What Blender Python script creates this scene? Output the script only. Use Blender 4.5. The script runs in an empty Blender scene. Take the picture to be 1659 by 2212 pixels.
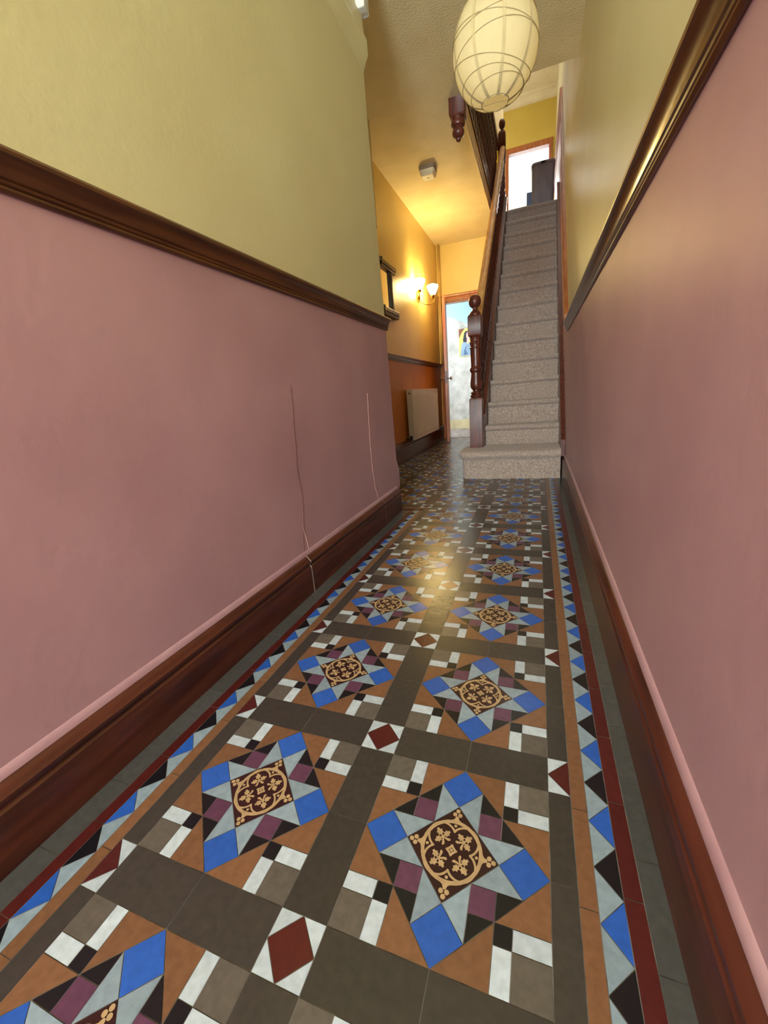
import bpy, bmesh, math, random
from mathutils import Vector, Matrix
random.seed(7)
SC = bpy.context.scene
COL = SC.collection
PI = math.pi

# ------------------------------------------------------------------ camera
cam_d = bpy.data.cameras.new('camera')
cam_d.sensor_fit = 'VERTICAL'
cam_d.sensor_height = 36.0
cam_d.lens = 872.6 / 2212 * 36.0
cam_d.clip_start = 0.02
cam = bpy.data.objects.new('camera', cam_d)
COL.objects.link(cam)
_a, _b, _c = -0.372517943218478, -0.27437452223689995, -0.0839306299505764
F_ = Vector((math.sin(_a) * math.cos(_b), math.cos(_a) * math.cos(_b), math.sin(_b)))
R0 = Vector((math.cos(_a), -math.sin(_a), 0))
U0 = R0.cross(F_)
R_ = R0 * math.cos(_c) + U0 * math.sin(_c)
U_ = -R0 * math.sin(_c) + U0 * math.cos(_c)
S = 0.3048
CP = Vector((1.0153132353489285 * S, -0.8281071022070358 * S, 2.3935567337306702 * S))
mw = Matrix((R_, U_, -F_)).transposed().to_4x4()
mw.translation = CP
cam.matrix_world = mw
SC.camera = cam

# ------------------------------------------------------------------ world, exposure, large lights
SC.view_settings.view_transform = 'Standard'
SC.view_settings.look = 'None'
SC.view_settings.gamma = 1
SC.view_settings.use_curve_mapping = False
SC.view_settings.exposure = 0.35
W = bpy.data.worlds.new('world')
SC.world = W
W.use_nodes = True
W.node_tree.nodes['Background'].inputs[0].default_value = (0.75, 0.88, 1.0, 1)
W.node_tree.nodes['Background'].inputs[1].default_value = 0.6


def area(name, loc, rot, sx, sy, power, col):
    d = bpy.data.lights.new(name, 'AREA')
    d.shape = 'RECTANGLE'
    d.size = sx
    d.size_y = sy
    d.energy = power
    d.color = col
    o = bpy.data.objects.new(name, d)
    COL.objects.link(o)
    o.location = loc
    o.rotation_euler = rot
    return o


def point(name, loc, power, col, r):
    d = bpy.data.lights.new(name, 'POINT')
    d.energy = power
    d.color = col
    d.shadow_soft_size = r
    o = bpy.data.objects.new(name, d)
    COL.objects.link(o)
    o.location = loc
    return o


# daylight through the open front door behind the camera
area('front_door_daylight', (0.0, -3.55, 1.75), (PI / 2 + 0.3, 0, 0), 0.9, 1.9, 262, (0.86, 0.97, 1.0))
# daylight of the room beyond the far door (window on its left side)
area('back_room_daylight', (-2.35, 7.3, 1.6), (0, -PI / 2, 0), 1.6, 1.3, 42, (0.88, 0.95, 1.0))
# daylight of the bedroom at the top of the stairs
area('upper_room_daylight', (0.05, 12.35, 4.75), (-PI / 2, 0, 0), 1.7, 1.5, 120, (0.90, 0.96, 1.0))
# window on the left side of the landing
area('landing_window_daylight', (-1.10, 8.25, 4.7), (0, -PI / 2, 0), 1.2, 1.1, 15, (0.95, 0.98, 1.0))
# roof light above the landing
area('landing_roof_light', (0.05, 6.3, 5.72), (0, 0, 0), 0.6, 1.2, 13, (1.0, 0.95, 0.82))


# ------------------------------------------------------------------ materials
def lin(c):
    c = c / 255.0
    return c / 12.92 if c <= 0.04045 else ((c + 0.055) / 1.055) ** 2.4


def rgb(r, g, b, k=1.0):
    return (min(1, lin(r) * k), min(1, lin(g) * k), min(1, lin(b) * k), 1)


def new_mat(name):
    m = bpy.data.materials.new(name)
    m.use_nodes = True
    nt = m.node_tree
    return m, nt, nt.nodes['Principled BSDF']


def N(nt, t, **kw):
    n = nt.nodes.new(t)
    for k, v in kw.items():
        if k in n.inputs:
            n.inputs[k].default_value = v
        else:
            setattr(n, k, v)
    return n


def surf(name, c1, c2=None, rough=0.5, nscale=8, bump=0.0, bscale=60, spec=0.5, stretch=(1, 1, 1), coat=0.0,
         uvvar=0.0, metallic=0.0, mid=0.5, sheen=0.0, detail=4, bdist=0.01):
    m, nt, P = new_mat(name)
    L = nt.links
    P.inputs['Roughness'].default_value = rough
    P.inputs['Specular IOR Level'].default_value = spec
    P.inputs['Metallic'].default_value = metallic
    P.inputs['Coat Weight'].default_value = coat
    P.inputs['Coat Roughness'].default_value = 0.12
    if sheen:
        P.inputs['Sheen Weight'].default_value = sheen
    tc = N(nt, 'ShaderNodeTexCoord')
    mp = N(nt, 'ShaderNodeMapping')
    mp.inputs['Scale'].default_value = stretch
    L.new(tc.outputs['Object'], mp.inputs['Vector'])
    if c2 is None:
        c2 = tuple(min(1, x * 0.8) for x in c1[:3]) + (1,)
    nz = N(nt, 'ShaderNodeTexNoise', Scale=nscale, Detail=detail)
    L.new(mp.outputs[0], nz.inputs['Vector'])
    cr = N(nt, 'ShaderNodeValToRGB')
    cr.color_ramp.elements[0].position = mid - 0.17
    cr.color_ramp.elements[1].position = mid + 0.17
    cr.color_ramp.elements[0].color = c2
    cr.color_ramp.elements[1].color = c1
    L.new(nz.outputs['Fac'], cr.inputs[0])
    out = cr.outputs[0]
    if uvvar:
        uv = N(nt, 'ShaderNodeUVMap')
        sx = N(nt, 'ShaderNodeSeparateXYZ')
        L.new(uv.outputs[0], sx.inputs[0])
        mr = N(nt, 'ShaderNodeMapRange')
        mr.inputs['To Min'].default_value = 1 - uvvar
        mr.inputs['To Max'].default_value = 1 + uvvar
        L.new(sx.outputs[0], mr.inputs['Value'])
        vm = N(nt, 'ShaderNodeVectorMath', operation='SCALE')
        L.new(out, vm.inputs[0])
        L.new(mr.outputs[0], vm.inputs['Scale'])
        out = vm.outputs[0]
    L.new(out, P.inputs['Base Color'])
    if bump:
        b = N(nt, 'ShaderNodeTexNoise', Scale=bscale, Detail=6)
        L.new(mp.outputs[0], b.inputs['Vector'])
        bn = N(nt, 'ShaderNodeBump')
        bn.inputs['Strength'].default_value = bump
        bn.inputs['Distance'].default_value = bdist
        L.new(b.outputs['Fac'], bn.inputs['Height'])
        L.new(bn.outputs[0], P.inputs['Normal'])
    return m


M = {}
M['yellow_mid'] = surf('yellow_paint_half_hazed', rgb(232, 206, 128), rgb(226, 198, 118), rough=0.38, nscale=2.5, bump=0.14, bscale=45, bdist=0.004)  # same yellow paint, partly paled between the hazed and saturated copies
M['yellow_upper'] = surf('yellow_paint_unhazed', rgb(216, 188, 84), rgb(208, 178, 76), rough=0.5, nscale=2.5, bump=0.1, bscale=45, bdist=0.004)  # same yellow wall paint at full saturation, no daylight haze mixed in
M['yellow'] = surf('yellow_paint_hazed', rgb(216, 207, 162), rgb(210, 199, 153), rough=0.40, nscale=2.5, bump=0.14, bscale=45, spec=0.6, bdist=0.004)  # same paint made paler: daylight sheen and haze put into its colour
M['pink'] = surf('pink_wall_paint', rgb(190, 147, 153), rgb(179, 136, 143), rough=0.45, nscale=3, bump=0.15, bscale=38, spec=0.45, bdist=0.004)
M['pink_edge'] = surf('pink_bead_paint', rgb(186, 146, 152), rgb(176, 134, 142), rough=0.4, nscale=9, bump=0.25, bscale=30, bdist=0.004)
M['terracotta'] = surf('terracotta_wall_paint', rgb(200, 132, 56), rgb(190, 122, 50), rough=0.45, nscale=3, bump=0.2, bscale=40, bdist=0.004)
M['ceiling'] = surf('ceiling_paint', rgb(240, 226, 186), rgb(232, 216, 172), rough=0.8, nscale=5, bump=0.3, bscale=75, spec=0.2, bdist=0.008)
M['white_plaster'] = surf('white_plaster', rgb(232, 230, 222), rgb(200, 196, 186), rough=0.85, nscale=12, bump=0.6, bscale=30)
M['crack'] = surf('crack_line', rgb(104, 62, 58), rough=0.8)
M['pale_line'] = surf('filled_crack', rgb(222, 168, 158), rough=0.6)
M['wood'] = surf('varnished_wood', rgb(128, 70, 44), rgb(82, 38, 26), rough=0.28, nscale=7, stretch=(6, 0.7, 6), spec=0.5, coat=0.25, bump=0.08, bscale=20, bdist=0.003)
M['skirt'] = surf('skirting_wood', rgb(94, 46, 32), rgb(62, 29, 21), rough=0.34, nscale=5, stretch=(6, 0.8, 8), spec=0.4, coat=0.12, bump=0.1, bscale=15, bdist=0.003)
M['rail'] = surf('dado_rail_wood', rgb(108, 64, 32), rgb(74, 40, 20), rough=0.3, nscale=6, stretch=(8, 0.6, 8), spec=0.5, coat=0.2)
M['newel'] = surf('newel_wood', rgb(106, 52, 36), rgb(64, 28, 21), rough=0.38, nscale=9, stretch=(5, 5, 0.7), coat=0.18, spec=0.35, bump=0.06, bscale=25, bdist=0.002)
M['pine'] = surf('pine_handrail', rgb(216, 160, 88), rgb(180, 122, 62), rough=0.45, nscale=8, stretch=(6, 0.8, 1.2), coat=0.0, spec=0.35)
M['rake'] = surf('raked_rail_wood', rgb(170, 100, 46), rgb(140, 76, 34), rough=0.5, nscale=6, stretch=(8, 0.6, 1.5), spec=0.3)
M['doorwood'] = surf('orange_door_wood', rgb(190, 110, 48), rgb(150, 80, 34), rough=0.3, nscale=6, stretch=(6, 6, 0.7), coat=0.2)
M['carpet'] = surf('taupe_carpet', rgb(194, 174, 160), rgb(146, 126, 114), rough=0.95, nscale=110, bump=0.9, bscale=220, spec=0.1, sheen=0.3, mid=0.5, detail=3, bdist=0.006)
M['fascia'] = surf('cream_fascia_paint', rgb(244, 226, 186), rgb(190, 150, 110), rough=0.45, nscale=6, mid=0.36, stretch=(1, 0.6, 4), bump=0.1, bscale=20)
M['radiator'] = surf('radiator_enamel', rgb(226, 222, 208), rgb(218, 212, 198), rough=0.35, nscale=4)
M['brass'] = surf('brass', rgb(214, 170, 84), rgb(180, 136, 60), rough=0.25, metallic=1.0)
M['steel'] = surf('chrome', rgb(190, 188, 182), rough=0.25, metallic=1.0)
M['darkframe'] = surf('dark_mirror_frame', rgb(84, 62, 46), rgb(34, 24, 20), rough=0.35, nscale=20, stretch=(1, 3, 1), coat=0.2)
M['greywood'] = surf('worn_mirror_rail', rgb(112, 96, 72), rgb(70, 58, 46), rough=0.4, nscale=16, stretch=(1, 1, 5))
M['black'] = surf('black_plastic', rgb(28, 26, 26), rough=0.5)
M['alarm'] = surf('alarm_plastic', rgb(226, 218, 190), rgb(218, 208, 178), rough=0.5)
M['alarmdark'] = surf('alarm_base_plastic', rgb(150, 132, 108), rgb(140, 122, 100), rough=0.6)
M['hamper'] = surf('hamper_fabric', rgb(150, 142, 146), rgb(130, 122, 128), rough=0.6, nscale=14, stretch=(1, 1, 0.4))
M['bluebox'] = surf('slate_blue_plastic', rgb(120, 140, 180), rough=0.5)
M['white_wall'] = surf('white_wall_paint', rgb(238, 240, 240), rgb(230, 234, 236), rough=0.8, nscale=3)
M['stone'] = surf('worn_stone_floor', rgb(176, 166, 158), rgb(120, 108, 100), rough=0.6, nscale=9, bump=0.3, bscale=14)
M['cream'] = surf('cream_skirting_paint', rgb(222, 208, 166), rough=0.5)
M['pipe'] = surf('yellow_pipe_paint', rgb(214, 176, 96), rough=0.35)

# mirror glass
m, nt, P = new_mat('mirror_glass')
P.inputs['Metallic'].default_value = 1.0
P.inputs['Roughness'].default_value = 0.02
P.inputs['Base Color'].default_value = (0.9, 0.9, 0.88, 1)
M['mirror'] = m

# lit glass shade
m, nt, P = new_mat('lit_opal_glass')
P.inputs['Base Color'].default_value = (0.95, 0.9, 0.8, 1)
P.inputs['Emission Color'].default_value = (1.0, 0.76, 0.31, 1)
P.inputs['Emission Strength'].default_value = 74.0
M['opal'] = m

# thin paper: diffuse + translucent
m, nt, P = new_mat('lantern_paper')
L = nt.links
df = N(nt, 'ShaderNodeBsdfDiffuse')
tr = N(nt, 'ShaderNodeBsdfTranslucent')
tc = N(nt, 'ShaderNodeTexCoord')
nz = N(nt, 'ShaderNodeTexNoise', Scale=22.0, Detail=6.0)
cr = N(nt, 'ShaderNodeValToRGB')
cr.color_ramp.elements[0].color = rgb(222, 208, 166)
cr.color_ramp.elements[1].color = rgb(236, 224, 186)
mp = N(nt, 'ShaderNodeMapping')
mp.inputs['Scale'].default_value = (1, 1, 0.35)
L.new(tc.outputs['Object'], mp.inputs[0])
L.new(mp.outputs[0], nz.inputs['Vector'])
L.new(nz.outputs['Fac'], cr.inputs[0])
L.new(cr.outputs[0], df.inputs['Color'])
L.new(cr.outputs[0], tr.inputs['Color'])
mx = N(nt, 'ShaderNodeMixShader')
mx.inputs[0].default_value = 0.5
L.new(df.outputs[0], mx.inputs[1])
L.new(tr.outputs[0], mx.inputs[2])
L.new(mx.outputs[0], nt.nodes['Material Output'].inputs['Surface'])
M['paper'] = m
M['seam'] = surf('lantern_seam_paper', rgb(204, 182, 134), rough=0.9)
M['wire'] = surf('lantern_wire', rgb(176, 156, 112), rough=0.6)

# back room plaster: bare below, pale blue paint above a ragged edge, scuffs
m, nt, P = new_mat('bare_plaster_and_blue_paint')
L = nt.links
tc = N(nt, 'ShaderNodeTexCoord')
sp = N(nt, 'ShaderNodeSeparateXYZ')
L.new(tc.outputs['Object'], sp.inputs[0])
n1 = N(nt, 'ShaderNodeTexNoise', Scale=3.0, Detail=8.0)
L.new(tc.outputs['Object'], n1.inputs['Vector'])
n2 = N(nt, 'ShaderNodeTexNoise', Scale=5.0, Detail=9.0)
L.new(tc.outputs['Object'], n2.inputs['Vector'])
ad = N(nt, 'ShaderNodeMath', operation='MULTIPLY_ADD')
L.new(n1.outputs['Fac'], ad.inputs[0])
ad.inputs[1].default_value = 0.35
L.new(sp.outputs['Z'], ad.inputs[2])
sb = N(nt, 'ShaderNodeMath', operation='MULTIPLY_ADD')
L.new(sp.outputs['X'], sb.inputs[0])
sb.inputs[1].default_value = 0.55
L.new(ad.outputs[0], sb.inputs[2])
gt = N(nt, 'ShaderNodeMath', operation='GREATER_THAN')
L.new(sb.outputs[0], gt.inputs[0])
gt.inputs[1].default_value = 1.58
c1 = N(nt, 'ShaderNodeValToRGB')
c1.color_ramp.elements[0].position = 0.35
c1.color_ramp.elements[1].position = 0.62
c1.color_ramp.elements[0].color = rgb(178, 178, 170)
c1.color_ramp.elements[1].color = rgb(218, 218, 212)
L.new(n2.outputs['Fac'], c1.inputs[0])
mxc = N(nt, 'ShaderNodeMix', data_type='RGBA')
L.new(gt.outputs[0], mxc.inputs['Factor'])
L.new(c1.outputs[0], mxc.inputs['A'])
mxc.inputs['B'].default_value = rgb(176, 214, 232)
L.new(mxc.outputs['Result'], P.inputs['Base Color'])
P.inputs['Roughness'].default_value = 0.85
M['backplaster'] = m

# floor tiles
TK = dict(uvvar=0.10, rough=0.255, nscale=75, detail=8, bump=0.22, bscale=26, spec=0.5, bdist=0.003)
T = {}
for nm, c in dict(dark=(74, 66, 58), drab=(116, 104, 90), orange=(148, 100, 66), pale=(164, 178, 182), blue=(50, 104, 196),
                  black=(26, 25, 30), purple=(112, 66, 88), white=(222, 228, 226), maroon=(96, 34, 30), deep=(62, 28, 28),
                  sand=(212, 172, 120), grey=(92, 88, 82)).items():
    c1 = rgb(c[0] * 0.975, c[1], min(255, c[2] * 1.06), 0.70)
    c2 = tuple(x * 0.80 for x in c1[:3]) + (1,)
    T[nm] = surf('tile_' + nm, c1, c2, **TK)
M['grout'] = surf('floor_grout', rgb(118, 112, 104), rgb(70, 64, 58), rough=0.9, nscale=20)


# ------------------------------------------------------------------ geometry helpers
def link(name, bm, mats, parent=None, smooth=False, recalc=True):
    if recalc:
        bmesh.ops.recalc_face_normals(bm, faces=bm.faces)
    me = bpy.data.meshes.new(name)
    bm.to_mesh(me)
    bm.free()
    if not isinstance(mats, (list, tuple)):
        mats = [mats]
    for x in mats:
        me.materials.append(x)
    if smooth:
        for p in me.polygons:
            p.use_smooth = True
    o = bpy.data.objects.new(name, me)
    COL.objects.link(o)
    if parent is not None:
        o.parent = parent
    return o


def smooth_angle(o, ang=35):
    one = len(o.data.materials) == 1
    for p in o.data.polygons:
        p.use_smooth = not (one and p.material_index == 1)   # square-cut blocks stay flat
        if one:
            p.material_index = 0
    try:
        o.data.set_sharp_from_angle(angle=math.radians(ang))
    except Exception:
        pass
    return o


def struct(o):
    o['kind'] = 'structure'
    return o


def thing(name, label, cat, loc=(0, 0, 0), group=None):
    o = bpy.data.objects.new(name, None)
    o.empty_display_size = 0.05
    COL.objects.link(o)
    o.location = loc
    o['label'] = label
    o['category'] = cat
    if group:
        o['group'] = group
    return o


def tag(o, label, cat, group=None):
    o['label'] = label
    o['category'] = cat
    if group:
        o['group'] = group
    return o


def box(bm, x0, x1, y0, y1, z0, z1, mi=0, bev=0.0):
    vs = [bm.verts.new(p) for p in ((x0, y0, z0), (x1, y0, z0), (x1, y1, z0), (x0, y1, z0),
                                    (x0, y0, z1), (x1, y0, z1), (x1, y1, z1), (x0, y1, z1))]
    fs = []
    for q in ((0, 3, 2, 1), (4, 5, 6, 7), (0, 1, 5, 4), (1, 2, 6, 5), (2, 3, 7, 6), (3, 0, 4, 7)):
        f = bm.faces.new([vs[i] for i in q])
        f.material_index = mi
        fs.append(f)
    if bev:
        es = set()
        for f in fs:
            es.update(f.edges)
        r = bmesh.ops.bevel(bm, geom=list(es), offset=bev, segments=2, affect='EDGES', profile=0.6)
        for f in r['faces']:
            f.material_index = mi


def prism_yz(bm, poly, x0, x1, mi=0):
    a = [bm.verts.new((x0, y, z)) for y, z in poly]
    b = [bm.verts.new((x1, y, z)) for y, z in poly]
    n = len(poly)
    f = bm.faces.new(a); f.material_index = mi
    f = bm.faces.new(b[::-1]); f.material_index = mi
    for i in range(n):
        f = bm.faces.new((a[i], b[i], b[(i + 1) % n], a[(i + 1) % n]))
        f.material_index = mi


def loft(bm, rings, closed=True, caps=True, mi=0):
    V = [[bm.verts.new(p) for p in r] for r in rings]
    n = len(V[0])
    for i in range(len(V) - 1):
        for j in range(n if closed else n - 1):
            f = bm.faces.new((V[i][j], V[i][(j + 1) % n], V[i + 1][(j + 1) % n], V[i + 1][j]))
            f.material_index = mi
    if caps:
        f = bm.faces.new(V[0][::-1]); f.material_index = mi
        f = bm.faces.new(V[-1]); f.material_index = mi
    return V


def sweep(bm, prof, path, sx=1, mi=0):
    """profile (offset from wall, dz) swept along (x, y, z) points; offset goes along +x*sx."""
    rings = [[(x + sx * o, y, z + dz) for o, dz in prof] for x, y, z in path]
    loft(bm, rings, True, True, mi)


def sweep_x(bm, prof, path, sy=1, mi=0):
    rings = [[(x, y + sy * o, z + dz) for o, dz in prof] for x, y, z in path]
    loft(bm, rings, True, True, mi)


def lathe(bm, prof, c, seg=20, mi=0):
    rings = []
    for r, z in prof:
        rings.append([(c[0] + max(r, 0.0005) * math.cos(2 * PI * i / seg), c[1] + max(r, 0.0005) * math.sin(2 * PI * i / seg), c[2] + z) for i in range(seg)])
    loft(bm, rings, True, True, mi)


def mark_flat(bm, n0):
    bm.faces.ensure_lookup_table()
    for f in bm.faces[n0:]:
        f.tag = True


def sqloft(bm, prof, c, mi=0, ch=0.0):
    """square section (optionally chamfered) with half widths"""
    rings = []
    for r, z in prof:
        if ch:
            k = ch
            pts = [(-r + k, -r), (r - k, -r), (r, -r + k), (r, r - k), (r - k, r), (-r + k, r), (-r, r - k), (-r, -r + k)]
        else:
            pts = [(-r, -r), (r, -r), (r, r), (-r, r)]
        rings.append([(c[0] + x, c[1] + y, c[2] + z) for x, y in pts])
    n_ = len(bm.faces)
    loft(bm, rings, True, True, 0)
    bm.faces.ensure_lookup_table()
    for f in list(bm.faces)[n_:]:
        f.smooth = False
        f.material_index = 1


def tube(bm, pts, r, seg=8, closed=False, mi=0):
    pts = [Vector(p) for p in pts]
    n = len(pts)
    rings = []
    up = Vector((0.13, 0.21, 0.97)).normalized()
    for i, p in enumerate(pts):
        if closed:
            d = pts[(i + 1) % n] - pts[(i - 1) % n]
        else:
            d = pts[min(i + 1, n - 1)] - pts[max(i - 1, 0)]
        d.normalize()
        a = d.cross(up)
        if a.length < 1e-4:
            a = d.cross(Vector((1, 0, 0)))
        a.normalize()
        b = d.cross(a)
        rr = r[i] if isinstance(r, (list, tuple)) else r
        rings.append([tuple(p + a * rr * math.cos(2 * PI * k / seg) + b * rr * math.sin(2 * PI * k / seg)) for k in range(seg)])
    if closed:
        rings.append(rings[0])
    loft(bm, rings, True, not closed, mi)
    if closed:
        bmesh.ops.remove_doubles(bm, verts=bm.verts, dist=1e-6)


# ------------------------------------------------------------------ dimensions
XL, XR = -0.545, 0.52          # hall walls
XFL = -1.135                   # recessed wall beyond the corner
YEND = 2.21
YF = 6.43                      # far wall
ZC = 2.8                       # hall ceiling
ZL = 3.03                      # landing level
YU = 9.3                       # upper end wall
ZU = 5.75
YFRONT = -3.4
DZ = 1.15                      # dado split

# ------------------------------------------------------------------ floor
P_ = 0.3048
w_ = P_ / 4
T_ = P_ + w_
bm = bmesh.new()
uvl = bm.loops.layers.uv.new('UVMap')
FM = ['dark', 'drab', 'orange', 'pale', 'blue', 'black', 'purple', 'white', 'maroon', 'deep', 'sand', 'grey']
fi = {n: i + 1 for i, n in enumerate(FM)}
ZT = 0.0


def tile(pts, m, z=ZT, gap=0.0006, var=None):
    # shrink towards the centroid by a grout gap
    cx = sum(p[0] for p in pts) / len(pts)
    cy = sum(p[1] for p in pts) / len(pts)
    ar = 0
    for i in range(len(pts)):
        x0, y0 = pts[i]; x1, y1 = pts[(i + 1) % len(pts)]
        ar += x0 * y1 - x1 * y0
    if ar < 0:
        pts = pts[::-1]
    if gap:
        q = []
        n = len(pts)
        for i in range(n):
            p0, p1, p2 = Vector(pts[i - 1]), Vector(pts[i]), Vector(pts[(i + 1) % n])
            d1 = (p1 - p0).normalized(); d2 = (p2 - p1).normalized()
            n1 = Vector((-d1.y, d1.x)); n2 = Vector((-d2.y, d2.x))
            k = 1 + n1.dot(n2)
            off = (n1 + n2) * (gap / k) if k > 0.1 else n1 * gap
            q.append((p1.x + off.x, p1.y + off.y))
        pts = q
    vs = [bm.verts.new((x, y, z)) for x, y in pts]
    f = bm.faces.new(vs)
    f.material_index = fi[m]
    v = random.random() if var is None else var
    for lp in f.loops:
        lp[uvl].uv = (v, 0.5)
    return f


def rect(x0, x1, y0, y1, m):
    tile([(x0, y0), (x1, y0), (x1, y1), (x0, y1)], m)


def ring_poly(cx, cy, r, n=10):
    return [(cx + r * math.cos(2 * PI * i / n), cy + r * math.sin(2 * PI * i / n)) for i in range(n)]


def encaustic(cx, cy, h, detail):
    """patterned tile, square rotated by 45 degrees, half side h"""
    ca = math.cos(PI / 4)

    def tr(u, v):
        return (cx + h * (u - v) * ca, cy + h * (u + v) * ca)
    tile([tr(-1, -1), tr(1, -1), tr(1, 1), tr(-1, 1)], 'deep')
    
    zz = [0.0003]

    def mot(pts):
        tile([tr(*p) for p in pts], 'sand', zz[0], 0, 0.5)
        zz[0] += 0.0000012
    nseg = 40 if detail else 20

    def arc(ox, oy, r, t, skip=None):
        for i in range(nseg):
            a0, a1 = 2 * PI * i / nseg, 2 * PI * (i + 1) / nseg
            am = (a0 + a1) / 2
            if skip and skip(ox + r * math.cos(am), oy + r * math.sin(am)):
                continue
            mot([(ox + (r - t) * math.cos(a0), oy + (r - t) * math.sin(a0)), (ox + (r + t) * math.cos(a0), oy + (r + t) * math.sin(a0)),
                 (ox + (r + t) * math.cos(a1), oy + (r + t) * math.sin(a1)), (ox + (r - t) * math.cos(a1), oy + (r - t) * math.sin(a1))])
    arc(0, 0, 0.885, 0.055)
    c, r = 0.505, 0.417
    cs = [(c, 0), (0, c), (-c, 0), (0, -c)]
    for k, (ox, oy) in enumerate(cs):
        oth = [q for q in cs if q != (ox, oy)]
        arc(ox, oy, r, 0.033, lambda x, y: any((x - a) ** 2 + (y - b) ** 2 < r * r for a, b in oth))
    if detail:
        mot(ring_poly(0, 0, 0.05, 8))
    for k in range(4):
        a = PI / 4 + k * PI / 2
        d, e = (math.cos(a), math.sin(a)), (-math.sin(a), math.cos(a))

        def pt(s, t):
            return (d[0] * s + e[0] * t, d[1] * s + e[1] * t)
        if detail:
            mot(ring_poly(*pt(0.76, 0), 0.05, 8))
        mot([pt(0.90, 0.20), pt(0.90, -0.20), pt(0.97, -0.08), pt(1.08, -0.035), pt(1.08, 0.035), pt(0.97, 0.08)])
        for s, t in ((1.26, 0), (1.13, 0.085), (1.13, -0.085)):
            mot(ring_poly(*pt(s, t), 0.072, 10 if detail else 6))
        # leaf sprig in each lobe
        a = k * PI / 2
        d, e = (math.cos(a), math.sin(a)), (-math.sin(a), math.cos(a))
        ox, oy = pt2 = (d[0] * 0.47, d[1] * 0.47)
        for th, s in ((0, 1.05), (1.55, 0.98), (-1.55, 0.98)):
            aa = a + th
            q = []
            for lx, ly in ((0.0, 0.02), (0.0, -0.02), (0.08, -0.035), (0.09, -0.11), (0.15, -0.09), (0.19, -0.13), (0.22, -0.06), (0.30, -0.035), (0.27, 0.0),
                           (0.30, 0.035), (0.22, 0.06), (0.19, 0.13), (0.15, 0.09), (0.09, 0.11), (0.08, 0.035)):
                ly *= 0.82
                q.append((ox + s * (lx * math.cos(aa) - ly * math.sin(aa)), oy + s * (lx * math.sin(aa) + ly * math.cos(aa))))
            mot(q)
        if detail:
            for th in (PI - 0.35, PI + 0.35):
                aa = a + th
                q = []
                for lx, ly in ((0, 0.02), (0, -0.02), (0.12, -0.03), (0.22, -0.05), (0.26, 0.0), (0.22, 0.045), (0.12, 0.03)):
                    yy = ly + (0.9 * lx * lx) * (1 if th > PI else -1)
                    q.append((ox + lx * math.cos(aa) - yy * math.sin(aa), oy + lx * math.sin(aa) + yy * math.cos(aa)))
                mot(q)


def panel(x, y, full=True):
    """star panel with its lower-left corner at x, y"""
    p = P_
    c = p / 4
    s, t = c * 2 / 3, c / 3
    h = p / 2
    for cx_, cy_, sx, sy in ((x, y, 1, 1), (x + p, y, -1, 1), (x + p, y + p, -1, -1), (x, y + p, 1, -1)):
        def q(u, v):
            return (cx_ + sx * u, cy_ + sy * v)
        tile([q(0, 0), q(s, 0), q(s, s), q(0, s)], 'drab')
        tile([q(s, 0), q(c, 0), q(c, s), q(s, s)], 'white')
        tile([q(0, s), q(s, s), q(s, c), q(0, c)], 'white')
        tile([q(s, s), q(c, s), q(c, c), q(s, c)], 'black')
        tile([q(c, 0), q(h, 0), q(c, c)], 'orange')
        tile([q(0, c), q(0, h), q(c, c)], 'orange')
    # rotated square; its own axes u, v with side D = 4b
    D = p / math.sqrt(2)
    b = D / 4
    cx_, cy_ = x + h, y + h
    for k in range(4):
        a = k * PI / 2 + PI / 4

        def g(u, v):
            uu, vv = u - D / 2, v - D / 2
            return (cx_ + uu * math.cos(a) - vv * math.sin(a), cy_ + uu * math.sin(a) + vv * math.cos(a))
        tile([g(0, 0), g(b, 0), g(b, b), g(0, b)], 'blue')
        tile([g(b, 0), g(b, b), g(2 * b, b)], 'pale')
        tile([g(3 * b, 0), g(3 * b, b), g(2 * b, b)], 'pale')
        tile([g(2 * b, 0), g(2.5 * b, b / 2), g(2 * b, b), g(1.5 * b, b / 2)], 'purple')
        tile([g(b, 0), g(2 * b, 0), g(1.5 * b, b / 2)], 'black')
        tile([g(3 * b, 0), g(2 * b, 0), g(2.5 * b, b / 2)], 'black')
    encaustic(cx_, cy_, b, y < 3.0)


def white_square(x0, x1, y0, y1, dm='maroon'):
    xm, ym = (x0 + x1) / 2, (y0 + y1) / 2
    tile([(xm, y0), (x1, ym), (xm, y1), (x0, ym)], dm)
    for a, b_ in (((x0, y0), ((xm, y0), (x0, ym))), ((x1, y0), ((x1, ym), (xm, y0))), ((x1, y1), ((xm, y1), (x1, ym))), ((x0, y1), ((x0, ym), (xm, y1)))):
        tile([a, b_[0], b_[1]], 'white')


def half_square(xin, xout, y0, y1):
    """half of a white square, the maroon half diamond's flat side at xout"""
    ym = (y0 + y1) / 2
    tile([(xin, ym), (xout, y0), (xout, y1)], 'maroon')
    tile([(xin, y0), (xout, y0), (xin, ym)], 'white')
    tile([(xin, y1), (xout, y1), (xin, ym)], 'white')


# grout bed
bed = [(-1.6, -1.9, 0), ]
for a in (((-0.56, YFRONT - 0.1), (0.53, YFRONT - 0.1), (0.53, 3.6), (-0.56, 3.6)), ((-1.16, 2.0), (-0.56, 2.0), (-0.56, YF + 0.12), (-1.16, YF + 0.12)),
          ((-0.56, 3.6), (0.53, 3.6), (0.53, YF + 0.12), (-0.56, YF + 0.12))):
    f = bm.faces.new([bm.verts.new((x, y, -0.0008)) for x, y in a])
    f.material_index = 0
hw = w_ / 2
E0 = hw + P_           # outer edge of the side panels (0.343)
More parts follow.
